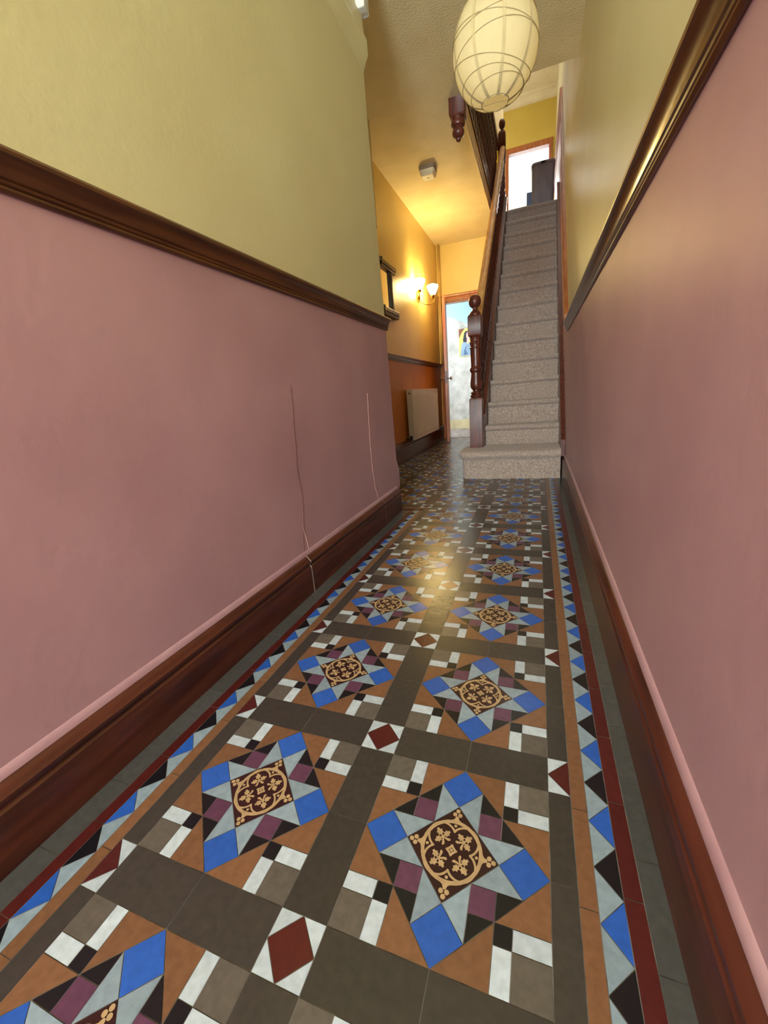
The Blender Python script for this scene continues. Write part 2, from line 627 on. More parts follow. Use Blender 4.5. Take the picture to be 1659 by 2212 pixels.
# outward offsets of border strips from E0
b1, b2, b3, b4 = hw, hw + 0.0254, hw + 0.0254 + 0.0355, hw + 0.0254 + 0.0355 + 0.0262
n0, n1 = -9, 17
for n in range(n0, n1):
    y = n * T_
    near = y < 3.2
    # centre band: white square + two dark tiles
    white_square(-hw, hw, y, y + w_, 'orange' if n == 3 else 'maroon')
    rect(-hw, hw, y + w_, y + w_ + P_ / 2, 'dark')
    rect(-hw, hw, y + w_ + P_ / 2, y + T_, 'dark')
    for sgn in (1, -1):
        if sgn == 1 and y > 3.4:
            continue
        xa = hw if sgn == 1 else -hw - P_
        rect(xa, xa + P_ / 2, y, y + w_, 'dark')
        rect(xa + P_ / 2, xa + P_, y, y + w_, 'dark')
        panel(xa, y + w_)
    # right dark half band
    half_square(E0, E0 + b1, y, y + w_)
    rect(E0, E0 + b1, y + w_, y + w_ + P_ / 2, 'dark')
    rect(E0, E0 + b1, y + w_ + P_ / 2, y + T_, 'dark')
    # left
    if y < 2.2:
        half_square(-E0, -E0 - b1, y, y + w_)
        rect(-E0 - b1, -E0, y + w_, y + w_ + P_ / 2, 'dark')
        rect(-E0 - b1, -E0, y + w_ + P_ / 2, y + T_, 'dark')
    else:
        white_square(-E0 - w_, -E0, y, y + w_)
        rect(-E0 - w_, -E0, y + w_, y + w_ + P_ / 2, 'dark')
        rect(-E0 - w_, -E0, y + w_ + P_ / 2, y + T_, 'dark')
        xa = -E0 - w_ - P_
        rect(xa, xa + P_ / 2, y, y + w_, 'dark')
        rect(xa + P_ / 2, xa + P_, y, y + w_, 'dark')
        panel(xa, y + w_)
        white_square(xa - w_, xa, y, y + w_)
        rect(xa - w_, xa, y + w_, y + w_ + P_ / 2, 'dark')
        rect(xa - w_, xa, y + w_ + P_ / 2, y + T_, 'dark')
        xb = xa - w_ - P_
        rect(xb, xb + P_ / 2, y, y + w_, 'dark')
        rect(xb + P_ / 2, xb + P_, y, y + w_, 'dark')
        panel(xb, y + w_)


def border(sg, xbase, ya, yb, xwall, tri0=0.0):
    def X(o):
        return xbase + sg * o

    def strip(o0, o1, ln, m, ph=0.0):
        y = ya - ph
        while y < yb:
            y0, y1 = max(y, ya), min(y + ln, yb)
            if y1 - y0 > 0.004:
                rect(*sorted((X(o0), X(o1))), y0, y1, m)
            y += ln
    strip(b1, b2, 0.1524, 'orange', 0.05)
    strip(b3, b4, 0.1524, 'maroon', 0.02)
    strip(b4, abs(xwall - xbase), 0.14, 'grey', 0.08)
    p = 0.0748
    k = math.floor((ya - tri0) / p)
    cl = 0
    while tri0 + k * p < yb - 0.02:
        yc = tri0 + k * p            # apex of coloured triangle, flat side outward
        if yc - p / 2 >= ya - 0.001 and yc + p / 2 <= yb + 0.001:
            tile([(X(b2), yc), (X(b3), yc - p / 2), (X(b3), yc + p / 2)], 'blue' if k % 2 else 'black')
            tile([(X(b2), yc), (X(b2), yc + p), (X(b3), yc + p / 2)], 'pale')
        k += 1


border(1, E0, YFRONT, 3.3, XR - 0.005, 0.120)
border(-1, -E0, YFRONT, 2.23, XL + 0.012, 0.045)
# short border along the wall end
for y0, y1, m_ in ((2.215, 2.235, 'grey'), (2.235, 2.260, 'maroon'), (2.260, 2.285, 'orange')):
    x = -E0 - b1 + 0.0
    while x > -1.1:
        rect(max(x - 0.1524, -1.12), x, y0, y1, m_)
        x -= 0.1524
o = link('floor', bm, [M['grout']] + [T[k] for k in FM], recalc=False)
struct(o)
# ground slab below everything
bm = bmesh.new()
box(bm, -1.3, 0.7, YFRONT - 0.1, YF + 0.12, -0.12, -0.0012)
struct(link('floor_slab', bm, M['grout']))

# ------------------------------------------------------------------ walls
bm = bmesh.new()
# left wall: the end leans slightly with height and flares to a plinth near the floor
low = [(YFRONT, 0), (2.20, 0), (2.25, 0.14), (2.275, 0.17), (2.275, 0.27), (2.235, 0.33), (YEND, DZ), (YFRONT, DZ)]
up = [(YFRONT, DZ), (YEND, DZ), (2.185, 1.6), (2.165, 2.1), (2.16, ZC), (YFRONT, ZC)]
prism_yz(bm, low, XFL - 0.15, XL, 0)
prism_yz(bm, up, XFL - 0.15, XL, 1)
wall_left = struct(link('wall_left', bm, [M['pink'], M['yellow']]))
wall_left['label'] = 'front left hall wall, yellow paled by painted-in daylight haze above the dado rail and pink below'


def strip_on_wall(name, pts, wd, mat, x, parent, th=0.0012):
    bm = bmesh.new()
    rings = []
    for i, (y, z) in enumerate(pts):
        ww = wd * (0.4 if i in (0, len(pts) - 1) else 1)
        rings.append([(x - 0.001, y - ww, z), (x + th, y - ww * 0.3, z), (x + th, y + ww * 0.3, z), (x - 0.001, y + ww, z)])
    loft(bm, rings, True, True)
    return link(name, bm, mat, parent)


strip_on_wall('wall_crack', [(1.095, 0.80), (1.091, 0.723), (1.080, 0.65), (1.076, 0.588), (1.062, 0.502), (1.067, 0.428), (1.071, 0.38), (1.064, 0.336), (1.052, 0.263), (1.034, 0.21), (1.031, 0.155)], 0.0018,
              M['crack'], XL, wall_left)['label'] = 'thin dark plaster crack'
strip_on_wall('wall_crack', [(1.048, 0.264), (1.060, 0.212), (1.067, 0.169)], 0.0012, M['pale_line'], XL, wall_left)
strip_on_wall('filled_crack', [(1.835, 0.76), (1.829, 0.687), (1.814, 0.516), (1.811, 0.389), (1.828, 0.253), (1.867, 0.16)], 0.003, M['pale_line'], XL, wall_left)

bm = bmesh.new()
prism_yz(bm, [(YFRONT, 0), (12.6, 0), (12.6, 4.2), (6.45, 4.2), (3.42, DZ), (YFRONT, DZ)], XR, XR + 0.12, 0)
prism_yz(bm, [(YFRONT, DZ), (3.42, DZ), (6.45, 4.2), (12.6, 4.2), (12.6, ZU + 0.2), (YFRONT, ZU + 0.2)], XR, XR + 0.12, 1)
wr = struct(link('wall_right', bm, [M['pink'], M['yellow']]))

# recessed left wall beyond the corner
bm = bmesh.new()
prism_yz(bm, [(YEND, 0), (YF + 0.1, 0), (YF + 0.1, 1.12), (YEND, 1.12)], XFL - 0.15, XFL, 0)
prism_yz(bm, [(YEND, 1.12), (YF + 0.1, 1.12), (YF + 0.1, ZC), (YEND, ZC)], XFL - 0.15, XFL, 1)
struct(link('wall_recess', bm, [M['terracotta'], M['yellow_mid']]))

# far wall with door opening
DX0, DX1, DH = -1.06, -0.44, 2.05
bm = bmesh.new()
box(bm, XFL, DX0 - 0.0, YF, YF + 0.12, 0, DH, 0)
box(bm, DX1, XR, YF, YF + 0.12, 0, DH, 0)
box(bm, XFL, XR, YF, YF + 0.12, DH, ZC, 0)
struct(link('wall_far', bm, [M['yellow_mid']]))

# bulkhead above the recess
bm = bmesh.new()
box(bm, XFL - 0.01, -0.957, 2.3, 3.38, 2.09, ZC + 0.01, 0, 0.004)
struct(link('wall_bulkhead', bm, [M['yellow']]))
bm = bmesh.new()
box(bm, XFL, -0.96, 3.18, 3.376, 2.075, 2.09, 0)  # dark sheet painting in the shade on the bulkhead's underside
struct(link('trim_1', bm, [M['darkframe']]))

# front wall with the doorway behind the camera
bm = bmesh.new()
box(bm, XFL, -0.46, YFRONT - 0.1, YFRONT, 0, ZC)
box(bm, 0.46, XR, YFRONT - 0.1, YFRONT, 0, ZC)
box(bm, -0.46, 0.46, YFRONT - 0.1, YFRONT, 2.65, ZC)
struct(link('wall_front', bm, [M['yellow']]))

# ceiling of the hall (thick slab carrying the landing), with the stair opening
bm = bmesh.new()
box(bm, XFL - 0.15, XR, YFRONT, 3.45, ZC, ZL - 0.02, 0)
box(bm, XFL - 0.15, -0.285, 3.45, YU + 1.3, ZC, ZL - 0.02, 0)
box(bm, -0.285, XR, 6.55, YU + 0.02, ZC, ZL - 0.04, 0)
struct(link('ceiling', bm, [M['ceiling']]))

# corbel at the corner of the left wall
bm = bmesh.new()
cp = [(XL - 0.02, 2.31), (XL + 0.0, 2.31), (XL + 0.012, 2.335), (XL + 0.03, 2.37), (XL + 0.03, 2.43), (XL + 0.016, 2.46), (XL + 0.012, 2.53), (XL - 0.02, 2.53)]
rings = [[(XL - 0.02 + (x - XL + 0.02) * k, y, z) for x, z in cp] for y, k in ((1.2, 0.35), (1.7, 0.5), (2.0, 0.82), (2.162, 1.0))]
loft(bm, rings, mi=0)
corb = struct(link('trim_2', bm, [M['yellow']]))
bm = bmesh.new()
box(bm, XL - 0.03, XL + 0.043, 2.12, 2.19, 2.53, ZC, 0, 0.006)
o = link('corbel_block', bm, [M['white_plaster']], corb)
o['label'] = 'white plaster corbel block'

# upper storey shell
bm = bmesh.new()
# end wall around the upper door
UX0, UX1, UZ = -0.293, 0.412, 4.94
box(bm, -0.39, UX0 - 0.02, YU, YU + 0.12, ZL - 0.02, ZU, 0)
box(bm, UX1 + 0.02, XR, YU, YU + 0.12, ZL - 0.02, ZU, 0)
box(bm, UX0 - 0.02, UX1 + 0.02, YU, YU + 0.12, UZ + 0.03, ZU, 0)
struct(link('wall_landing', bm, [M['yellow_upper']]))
bm = bmesh.new()
box(bm, XFL - 0.15, XFL, YFRONT, YU + 1.3, ZL - 0.02, ZU, 0)
box(bm, XFL, -0.39, YU + 1.2, YU + 1.3, ZL - 0.02, ZU, 0)
box(bm, XFL, XR, YFRONT - 0.1, YFRONT, ZL - 0.02, ZU, 0)
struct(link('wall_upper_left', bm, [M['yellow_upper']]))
bm = bmesh.new()
box(bm, XFL - 0.15, XR, YFRONT - 0.1, YU + 1.3, ZU, ZU + 0.12, 0)
# cove along the end wall
cv = [(0, 0), (0, -0.13)] + [(-0.11 * math.sin(t * PI / 2 / 6), -0.13 + 0.11 * (1 - math.cos(t * PI / 2 / 6))) for t in range(7)] + [(-0.13, 0)]
rings = [[(x, YU + dy, ZU + dz) for dy, dz in cv] for x in (-0.39, XR)]
loft(bm, rings)
struct(link('ceiling_upper', bm, [M['ceiling']]))
# landing floor
bm = bmesh.new()
box(bm, -0.285, XR, 6.40, YU + 0.02, ZL - 0.04, ZL - 0.001, 0)
box(bm, XFL, -0.285, YFRONT, YU + 1.2, ZL - 0.02, ZL - 0.001, 0)
struct(link('floor_landing', bm, [M['carpet']]))

# bedroom beyond the upper door
bm = bmesh.new()
box(bm, -1.4, 1.6, 12.4, 12.5, ZL - 0.1, ZU, 0)
box(bm, 0.64, 1.6, YU + 0.12, YU + 0.2, ZL - 0.1, ZU, 0)
box(bm, 1.5, 1.6, YU + 0.12, 12.5, ZL - 0.1, ZU, 0)
box(bm, -1.4, -1.3, YU + 1.3, 12.5, ZL - 0.1, ZU, 0)
box(bm, -1.4, 1.6, YU + 0.12, 12.5, ZU + 0.001, ZU + 0.1, 0)
struct(link('wall_bedroom', bm, [M['white_wall']]))
bm = bmesh.new()
box(bm, -1.4, 1.6, YU + 0.125, 12.5, ZL - 0.14, ZL - 0.01, 0)
struct(link('floor_bedroom', bm, [M['carpet']]))

# back room beyond the far door
bm = bmesh.new()
box(bm, -2.6, 1.4, 8.19, 8.3, 0, ZC, 0)
struct(link('wall_back_room', bm, [M['backplaster']]))
bm = bmesh.new()
box(bm, -2.6, -2.5, YF + 0.12, 8.19, 0, ZC, 0)
box(bm, 0.9, 1.0, YF + 0.12, 8.19, 0, ZC, 0)
box(bm, -2.6, XFL, YF + 0.1, YF + 0.2, 0, ZC, 0)
box(bm, -2.6, 1.0, YF + 0.121, 8.2, ZC - 0.05, ZC - 0.001, 0)
struct(link('wall_back_room_sides', bm, [M['white_wall']]))
bm = bmesh.new()
box(bm, -2.6, 1.0, YF + 0.12, 8.2, -0.05, 0.0, 0)
struct(link('floor_back_room', bm, [M['stone']]))
bm = bmesh.new()
box(bm, -2.5, 0.9, 8.165, 8.192, 0, 0.165, 0, 0.004)
box(bm, -2.5, 0.9, 8.175, 8.192, 0.165, 0.18, 0, 0.003)
struct(link('baseboard_back_room', bm, [M['cream']]))

# ------------------------------------------------------------------ skirtings
SK = [(0, 0), (0.025, 0), (0.025, 0.108), (0.019, 0.113), (0.019, 0.119), (0.025, 0.124), (0.026, 0.132), (0.018, 0.140), (0.014, 0.147), (0.006, 0.152), (0, 0.153)]
bm = bmesh.new()
for y0, y1 in ((YFRONT, 1.028), (1.032, 1.905), (1.907, 2.21)):
    sweep(bm, SK, [(XL, y0, 0), (XL, y1, 0)], 1)
struct(smooth_angle(link('baseboard_left', bm, [M['skirt']])))
for y_, nm_ in ((1.03, 'white_plaster'), (1.906, 'pale_line')):
    bm = bmesh.new()
    sweep(bm, [(o_, z_) for o_, z_ in SK], [(XL, y_ - 0.0025, 0), (XL, y_ + 0.0025, 0)], 1)
    struct(link('trim_%d' % (9 if y_ < 1.5 else 10), bm, [M[nm_]]))
SKR = [(0, 0), (0.02, 0), (0.02, 0.125), (0.014, 0.131), (0.014, 0.138), (0.02, 0.143), (0.020, 0.152), (0.012, 0.162), (0.006, 0.170), (0, 0.172)]
bm = bmesh.new()
sweep(bm, SKR, [(XR, YFRONT, 0), (XR, 3.3, 0)], -1)
struct(smooth_angle(link('baseboard_right', bm, [M['skirt']])))
bm = bmesh.new()
sweep(bm, [(0, 0.172), (0.007, 0.172), (0.007, 0.180), (0.003, 0.190), (0, 0.192)], [(XR, YFRONT, 0), (XR, 3.3, 0)], -1)
struct(smooth_angle(link('trim_3', bm, [M['pink_edge']])))
bm = bmesh.new()
sweep(bm, [(0, 0.150), (0.007, 0.152), (0.006, 0.160), (0.002, 0.168), (0, 0.17)], [(XL, YFRONT, 0), (XL, 2.2, 0)], 1)
struct(smooth_angle(link('trim_4', bm, [M['pink_edge']])))
bm = bmesh.new()
SKF = [(0, 0), (0.02, 0), (0.02, 0.17), (0.014, 0.178), (0.014, 0.186), (0.02, 0.193), (0.012, 0.215), (0, 0.225)]
sweep(bm, SKF, [(XFL, YEND + 0.02, 0), (XFL, YF - 0.01, 0)], 1)
struct(smooth_angle(link('baseboard_recess', bm, [M['skirt']])))

# ------------------------------------------------------------------ dado rails
DR = [(0, 0), (0.006, 0.0), (0.011, 0.004), (0.011, 0.008), (0.008, 0.010), (0.012, 0.0125), (0.0135, 0.016), (0.011, 0.0185), (0.016, 0.021), (0.018, 0.028),
      (0.022, 0.038), (0.030, 0.046), (0.036, 0.049), (0.037, 0.055), (0.033, 0.061), (0.024, 0.0645), (0.0, 0.066)]
bm = bmesh.new()
sweep(bm, DR, [(XL, YFRONT, 1.113), (XL, YEND + 0.012, 1.113)], 1)
struct(smooth_angle(link('trim_5', bm, [M['rail']]), 28))
bm = bmesh.new()
sweep(bm, DR, [(XR, YFRONT, 1.113), (XR, 3.46, 1.113)], -1)
struct(smooth_angle(link('trim_6', bm, [M['rail']]), 28))
bm = bmesh.new()
DRk = [(o_ * 0.85, z_ * 1.6) for o_, z_ in DR]
sweep(bm, DRk, [(XR, 3.47, 1.14), (XR, 6.45, 4.13), (XR, 6.47, 4.145)], -1)
sweep(bm, DRk, [(XR, 6.47, 4.145), (XR, YU - 0.001, 4.145)], -1)
struct(smooth_angle(link('trim_7', bm, [M['rake']]), 28))
bm = bmesh.new()
sweep(bm, DR, [(XFL, YEND + 0.02, 1.10), (XFL, 6.40, 1.10)], 1)
struct(smooth_angle(link('trim_8', bm, [M['rail']]), 28))

# ------------------------------------------------------------------ staircase
SX0, SX1 = -0.135, 0.49


def stair_z(n):
    return 0.232 if n == 1 else 0.202 * n


def stair_y(n):
    return 3.17 if n == 1 else 3.4 + 0.212 * (n - 1) - 0.006


ST = thing('staircase', 'straight carpeted staircase with dark turned newel post rising along the right wall', 'staircase', (0.0, 3.2, 0))
ST_off = Vector((0.0, -3.2, 0.0))


def shift(bm, off):
    bmesh.ops.translate(bm, verts=bm.verts, vec=off)


def carpet_step(n):
    bm = bmesh.new()
    yn, zn, zp = stair_y(n), stair_z(n), stair_z(n - 1)
    yr = yn + 0.032
    ynx = stair_y(n + 1) + 0.03 if n < 15 else yn + 0.12
    rnd = random.Random(n * 13)
    a1, a2, ph1, ph2 = rnd.uniform(.002, .004), rnd.uniform(.001, .003), rnd.uniform(0, 6), rnd.uniform(0, 6)
    rings = []
    K = 28
    for i in range(K + 1):
        x = SX0 + (SX1 - SX0) * i / K
        e = min(i, K - i) / K * 4
        e = min(1, e)
        w = e * (a1 * math.sin(x * 9 + ph1) + a2 * math.sin(x * 21 + ph2))
        rings.append([(x, yr + w, zp - 0.001), (x, yr + 0.5 * w, zp + (zn - zp) * 0.5), (x, yr - 0.002 + w, zn - 0.05), (x, yn + 0.008, zn - 0.036 + w), (x, yn, zn - 0.022 + w),
                      (x, yn + 0.003, zn - 0.009 + w), (x, yn + 0.012, zn - 0.002 + w), (x, yn + 0.03, zn + w * 0.3), (x, ynx, zn), (x, ynx, zp - 0.001)])
    loft(bm, rings)
    shift(bm, ST_off)
    o = link('carpeted_step', bm, [M['carpet']], ST)
    return smooth_angle(o, 50)


def first_step():
    bm = bmesh.new()

    def outline(e, z):
        pts = []
        x0, y0, r = -0.288 - e, 3.205 - e, 0.05 + e
        for k in range(7):
            a = PI + (PI / 2) * k / 6
            pts.append((x0 + r + r * math.cos(a), y0 + r + r * math.sin(a), z))
        for k in range(1, 16):
            x = x0 + r + (SX1 - x0 - r) * k / 15
            pts.append((x, y0 + 0.002 * math.sin(x * 20), z + (0.003 * math.sin(x * 13 + 1) if z > 0.1 else 0)))
        pts.append((SX1, 3.62, z))
        pts.append((x0, 3.62, z))
        return pts
    lv = [(0.0, 0.0), (0.0, 0.02), (0.001, 0.15), (0.004, 0.165), (0.022, 0.178), (0.032, 0.195), (0.033, 0.210), (0.026, 0.224), (0.008, 0.231), (-0.03, 0.233)]
    loft(bm, [outline(e, z) for e, z in lv])
    shift(bm, ST_off)
    o = smooth_angle(link('carpeted_step', bm, [M['carpet']], ST), 50)
    o['label'] = 'wide bottom step with rounded carpeted nosing'


first_step()
for n in range(2, 16):
    carpet_step(n)

# closed string on the open side
bm = bmesh.new()


def nz_(y):
    return 0.404 + (y - 3.606) * 0.953


YS1 = 6.42
prism_yz(bm, [(3.56, nz_(3.56) - 0.16), (3.56, nz_(3.56) + 0.13), (YS1, nz_(YS1) + 0.10), (YS1, nz_(YS1) - 0.2)], -0.172, -0.137)
box(bm, -0.185, -0.125, 3.56, 3.561, 0.3, 0.301)
shift(bm, ST_off)
link('outer_string', bm, [M['newel']], ST)
bm = bmesh.new()
prism_yz(bm, [(3.56, nz_(3.56) + 0.128), (3.56, nz_(3.56) + 0.155), (YS1, nz_(YS1) + 0.128), (YS1, nz_(YS1) + 0.10)], -0.192, -0.128)
shift(bm, ST_off)
link('string_cap', bm, [M['newel']], ST)
# wall string
bm = bmesh.new()
prism_yz(bm, [(3.24, 0.17), (3.24, 0.30), (3.42, 0.46), (6.45, nz_(6.45) + 0.13), (6.8, ZL + 0.14), (6.8, ZL), (6.4, ZL - 0.2), (3.6, 0.17)], 0.488, XR - 0.001)
shift(bm, ST_off)
link('wall_string', bm, [M['newel']], ST)
# panel closing the space below the stair
bm = bmesh.new()
prism_yz(bm, [(3.625, 0.001), (3.625, nz_(3.625) - 0.13), (6.42, nz_(6.42) - 0.17), (6.42, 0.001)], -0.168, -0.148)
shift(bm, ST_off)
link('spandrel_panel', bm, [M['pink']], ST)

# newel posts
NY = 3.506
NX = -0.195


def newel_bm():
    bm = bmesh.new()
    c = (NX, NY - 3.2, 0)
    k = 0.004
    sqloft(bm, [(0.056, 0.232), (0.056, 0.648), (0.050, 0.664)], c, ch=k)
    lathe(bm, [(0.046, 0.655), (0.046, 0.668), (0.050, 0.674), (0.052, 0.682), (0.047, 0.690), (0.040, 0.694), (0.044, 0.701), (0.049, 0.707), (0.044, 0.715), (0.030, 0.721),
               (0.030, 0.730), (0.038, 0.738), (0.048, 0.752), (0.051, 0.775), (0.048, 0.81), (0.043, 0.85), (0.041, 0.875), (0.046, 0.880), (0.052, 0.889), (0.053, 0.900), (0.050, 0.912),
               (0.043, 0.919), (0.041, 0.93), (0.043, 0.98), (0.045, 1.05), (0.045, 1.068), (0.050, 1.072), (0.051, 1.080), (0.045, 1.086), (0.044, 1.098), (0.048, 1.110), (0.050, 1.118),
               (0.044, 1.128), (0.043, 1.138), (0.046, 1.148), (0.048, 1.156), (0.044, 1.164)], c, 28)
    sqloft(bm, [(0.040, 1.160), (0.050, 1.166), (0.0555, 1.180), (0.0555, 1.316), (0.050, 1.330), (0.044, 1.334)], c, ch=0.005)
    lathe(bm, [(0.048, 1.328), (0.050, 1.336), (0.046, 1.346), (0.034, 1.360), (0.022, 1.368), (0.019, 1.378), (0.020, 1.388), (0.030, 1.393), (0.041, 1.403), (0.048, 1.418), (0.0505, 1.434),
               (0.0505, 1.437), (0.049, 1.438), (0.0505, 1.440), (0.048, 1.456), (0.040, 1.472), (0.026, 1.483), (0.010, 1.487), (0.001, 1.4875)], c, 28)
    return bm


o = smooth_angle(link('newel_post', newel_bm(), [M['newel']], ST), 40)
o['label'] = 'turned dark newel post with ball finial at the foot of the stairs'
bm = bmesh.new()
c = (-0.2, 6.46 - 3.2, 0)
sqloft(bm, [(0.046, ZL), (0.046, 3.26), (0.040, 3.275)], c, ch=0.004)
lathe(bm, [(0.04, 3.27), (0.045, 3.28), (0.03, 3.30), (0.042, 3.33), (0.036, 3.42), (0.042, 3.44), (0.036, 3.46), (0.037, 3.60), (0.045, 3.63), (0.045, 3.65)], c, 20)
sqloft(bm, [(0.04, 3.645), (0.047, 3.66), (0.047, 3.93), (0.036, 3.96)], c, ch=0.004)
lathe(bm, [(0.036, 3.95), (0.034, 3.97), (0.018, 3.985), (0.018, 3.995), (0.032, 4.008), (0.040, 4.03), (0.042, 4.052), (0.038, 4.075), (0.026, 4.095), (0.008, 4.105), (0.001, 4.106)], c, 20)
o = smooth_angle(link('newel_post', bm, [M['newel']], ST), 40)
o['label'] = 'upper newel post at the landing'

# handrail
bm = bmesh.new()
HP = [(-0.030, -0.030), (-0.022, -0.034), (0.022, -0.034), (0.030, -0.030), (0.027, -0.018), (0.033, -0.004), (0.034, 0.010), (0.026, 0.020), (0.012, 0.025), (-0.012, 0.025), (-0.026, 0.020), (-0.034, 0.010), (-0.033, -0.004), (-0.027, -0.018)]
hr = lambda y: 1.235 + (y - 3.52) * 0.872
rings = []
for y in (3.54, 4.2, 5.0, 5.8, 6.43):
    rings.append([(NX + 0.005 + a_, y - 3.2, hr(y) + b_ * 1.25) for a_, b_ in HP])
loft(bm, rings)
smooth_angle(link('handrail', bm, [M['pine']], ST), 40)

# balusters
def baluster_bm(z0, z1, cx_, cy_, r=0.019):
    bm = bmesh.new()
    h = z1 - z0
    sqloft(bm, [(r, z0), (r, z0 + 0.14 * h)], (cx_, cy_, 0))
    pr = [(0.9, 0.14), (1.0, 0.16), (0.55, 0.18), (0.95, 0.22), (0.9, 0.30), (0.6, 0.44), (0.9, 0.46), (0.6, 0.48), (0.9, 0.52), (0.6, 0.54), (0.75, 0.66), (0.95, 0.76), (0.55, 0.79), (1.0, 0.81), (0.9, 0.83)]
    lathe(bm, [(r * a_, z0 + b_ * h) for a_, b_ in pr], (cx_, cy_, 0), 10)
    sqloft(bm, [(r, z0 + 0.83 * h), (r, z1)], (cx_, cy_, 0))
    return bm


nb = 26
for i in range(nb):
    y = 3.66 + i * (6.36 - 3.66) / (nb - 1)
    z0, z1 = nz_(y) + 0.125, hr(y) - 0.03
    smooth_angle(link('baluster', baluster_bm(z0, z1, NX + 0.012, y - 3.2, 0.018), [M['newel']], ST), 40)

# ------------------------------------------------------------------ landing balustrade above the stair opening
LB = thing('landing_balustrade', 'upstairs landing balustrade above the stair opening, with turned drop newel below the ceiling', 'balustrade', (-0.27, 3.5, ZC))
lo = Vector((0.27, -3.5, -ZC))
bm = bmesh.new()
FX = -0.283
prf = [(0, -0.006), (0.010, -0.006), (0.012, 0.004), (0.016, 0.012), (0.012, 0.022), (0.012, 0.070), (0.018, 0.078), (0.022, 0.092), (0.016, 0.10), (0.016, 0.128), (0, 0.13)]
rings = [[(FX + a_, y, ZC + b_) for a_, b_ in prf] for y in (3.47, 6.42)]
loft(bm, rings)
shift(bm, lo)
smooth_angle(link('fascia', bm, [M['fascia']], LB), 30)
bm = bmesh.new()
box(bm, -0.300, -0.255, 3.50, 6.42, ZL - 0.10, ZL - 0.075)
shift(bm, lo)
link('base_rail', bm, [M['newel']], LB)
bm = bmesh.new()
rings = [[(-0.265 + a_, y, 3.79 + b_) for a_, b_ in HP] for y in (3.46, 6.42)]
loft(bm, rings)
shift(bm, lo)
smooth_angle(link('handrail', bm, [M['newel']], LB), 40)
bm = bmesh.new()
cN = (-0.291, 3.48, 0)
lathe(bm, [(0.001, 2.545), (0.012, 2.548), (0.018, 2.556), (0.019, 2.568), (0.026, 2.572), (0.040, 2.584), (0.046, 2.602), (0.042, 2.620), (0.032, 2.632), (0.036, 2.637), (0.048, 2.643), (0.053, 2.655),
           (0.050, 2.668), (0.040, 2.674), (0.046, 2.684), (0.052, 2.694), (0.050, 2.70)], cN, 26)
sqloft(bm, [(0.046, 2.686), (0.058, 2.702), (0.058, 3.86), (0.05, 3.88)], cN, ch=0.004)
lathe(bm, [(0.05, 3.87), (0.03, 3.90), (0.02, 3.92), (0.04, 3.94), (0.045, 3.97), (0.03, 4.0), (0.001, 4.01)], cN, 20)
shift(bm, lo)
o = smooth_angle(link('drop_newel', bm, [M['newel']], LB), 40)
o['label'] = 'dark drop newel with turned pendant'
for i in range(26):
    y = 3.60 + i * 0.108
    b = baluster_bm(ZL - 0.076, 3.76, -0.272, y, 0.019)
    shift(b, lo)
    smooth_angle(link('baluster', b, [M['newel']], LB), 40)

# ------------------------------------------------------------------ paper lantern
LC = Vector((0.116, 1.93, 2.068))
RA, RB = 0.169, 0.186
LT = thing('paper_lantern', 'large cream oval paper lantern hanging from the hall ceiling', 'lantern', LC)


def lant(th, t, k=1.0):
    """t: -1 bottom .. 1 top; slightly egg shaped"""
    r = math.sqrt(max(0, 1 - t * t)) ** 0.92
    return (k * RA * r * math.cos(th), k * RA * r * math.sin(th), RB * t * (k if abs(t) < 0.97 else 1))


bm = bmesh.new()
TB = -0.965
rings = []
for i in range(33):
    t = TB + (0.965 - TB) * i / 32
    t = math.sin(t / 0.965 * math.asin(0.965))
    rings.append([lant(2 * PI * j / 48, t, 1.0 + 0.006 * math.cos(8 * 2 * PI * j / 48)) for j in range(48)])
loft(bm, rings, True, False)
link('paper_shade', bm, [M['paper']], LT, smooth=True)
for k in range(9):
    th = 2 * PI * k / 9 + 0.12
    bm = bmesh.new()
    r2 = []
    for i in range(25):
        t = math.sin((-0.96 + 1.92 * i / 24) / 0.965 * math.asin(0.965))
        r = math.sqrt(max(0.0, 1 - t * t)) ** 0.92
        dth = min(0.006 / (RA * max(r, 0.05)), 0.16)
        r2.append([lant(th - dth, t, 1.008), lant(th + dth, t, 1.008), lant(th + dth, t, 1.012), lant(th - dth, t, 1.012)])
    loft(bm, r2)
    o = link('seam', bm, [M['seam']], LT)
hoops = [(-0.80, 0.05, 0.6), (-0.72, 0.10, 2.2), (-0.42, 0.20, 3.6), (-0.22, 0.17, 0.9), (0.08, 0.16, 2.9), (0.30, 0.18, 5.4), (0.55, 0.12, 1.5), (0.78, 0.06, 3.3)]
for t0, am, ph in hoops:
    bm = bmesh.new()
    tube(bm, [lant(2 * PI * j / 48, t0 + am * math.cos(2 * PI * j / 48 + ph), 1.012) for j in range(48)], 0.0013, 5, True)
    link('wire_hoop', bm, [M['wire']], LT)
bm = bmesh.new()
tube(bm, [lant(2 * PI * j / 24, -0.955, 1.0) for j in range(24)], 0.0018, 5, True)
rb = (RA * math.sqrt(1 - 0.955 ** 2) ** 0.92)
tube(bm, [(-rb, 0, -RB * 0.955), (0, 0, -RB * 0.95), (rb, 0.01, -RB * 0.955)], 0.0012, 5)
link('bottom_ring', bm, [M['wire']], LT)
bm = bmesh.new()
tube(bm, [(0, 0, 0.12), (0, 0, ZC - LC.z)], 0.0035, 8)
link('flex', bm, [M['white_wall']], LT)
bm = bmesh.new()
lathe(bm, [(0.045, ZC - LC.z - 0.001), (0.045, ZC - LC.z - 0.02), (0.02, ZC - LC.z - 0.05), (0.001, ZC - LC.z - 0.052)], (0, 0, 0), 20)
link('ceiling_rose', bm, [M['white_wall']], LT, smooth=True)
bm = bmesh.new()
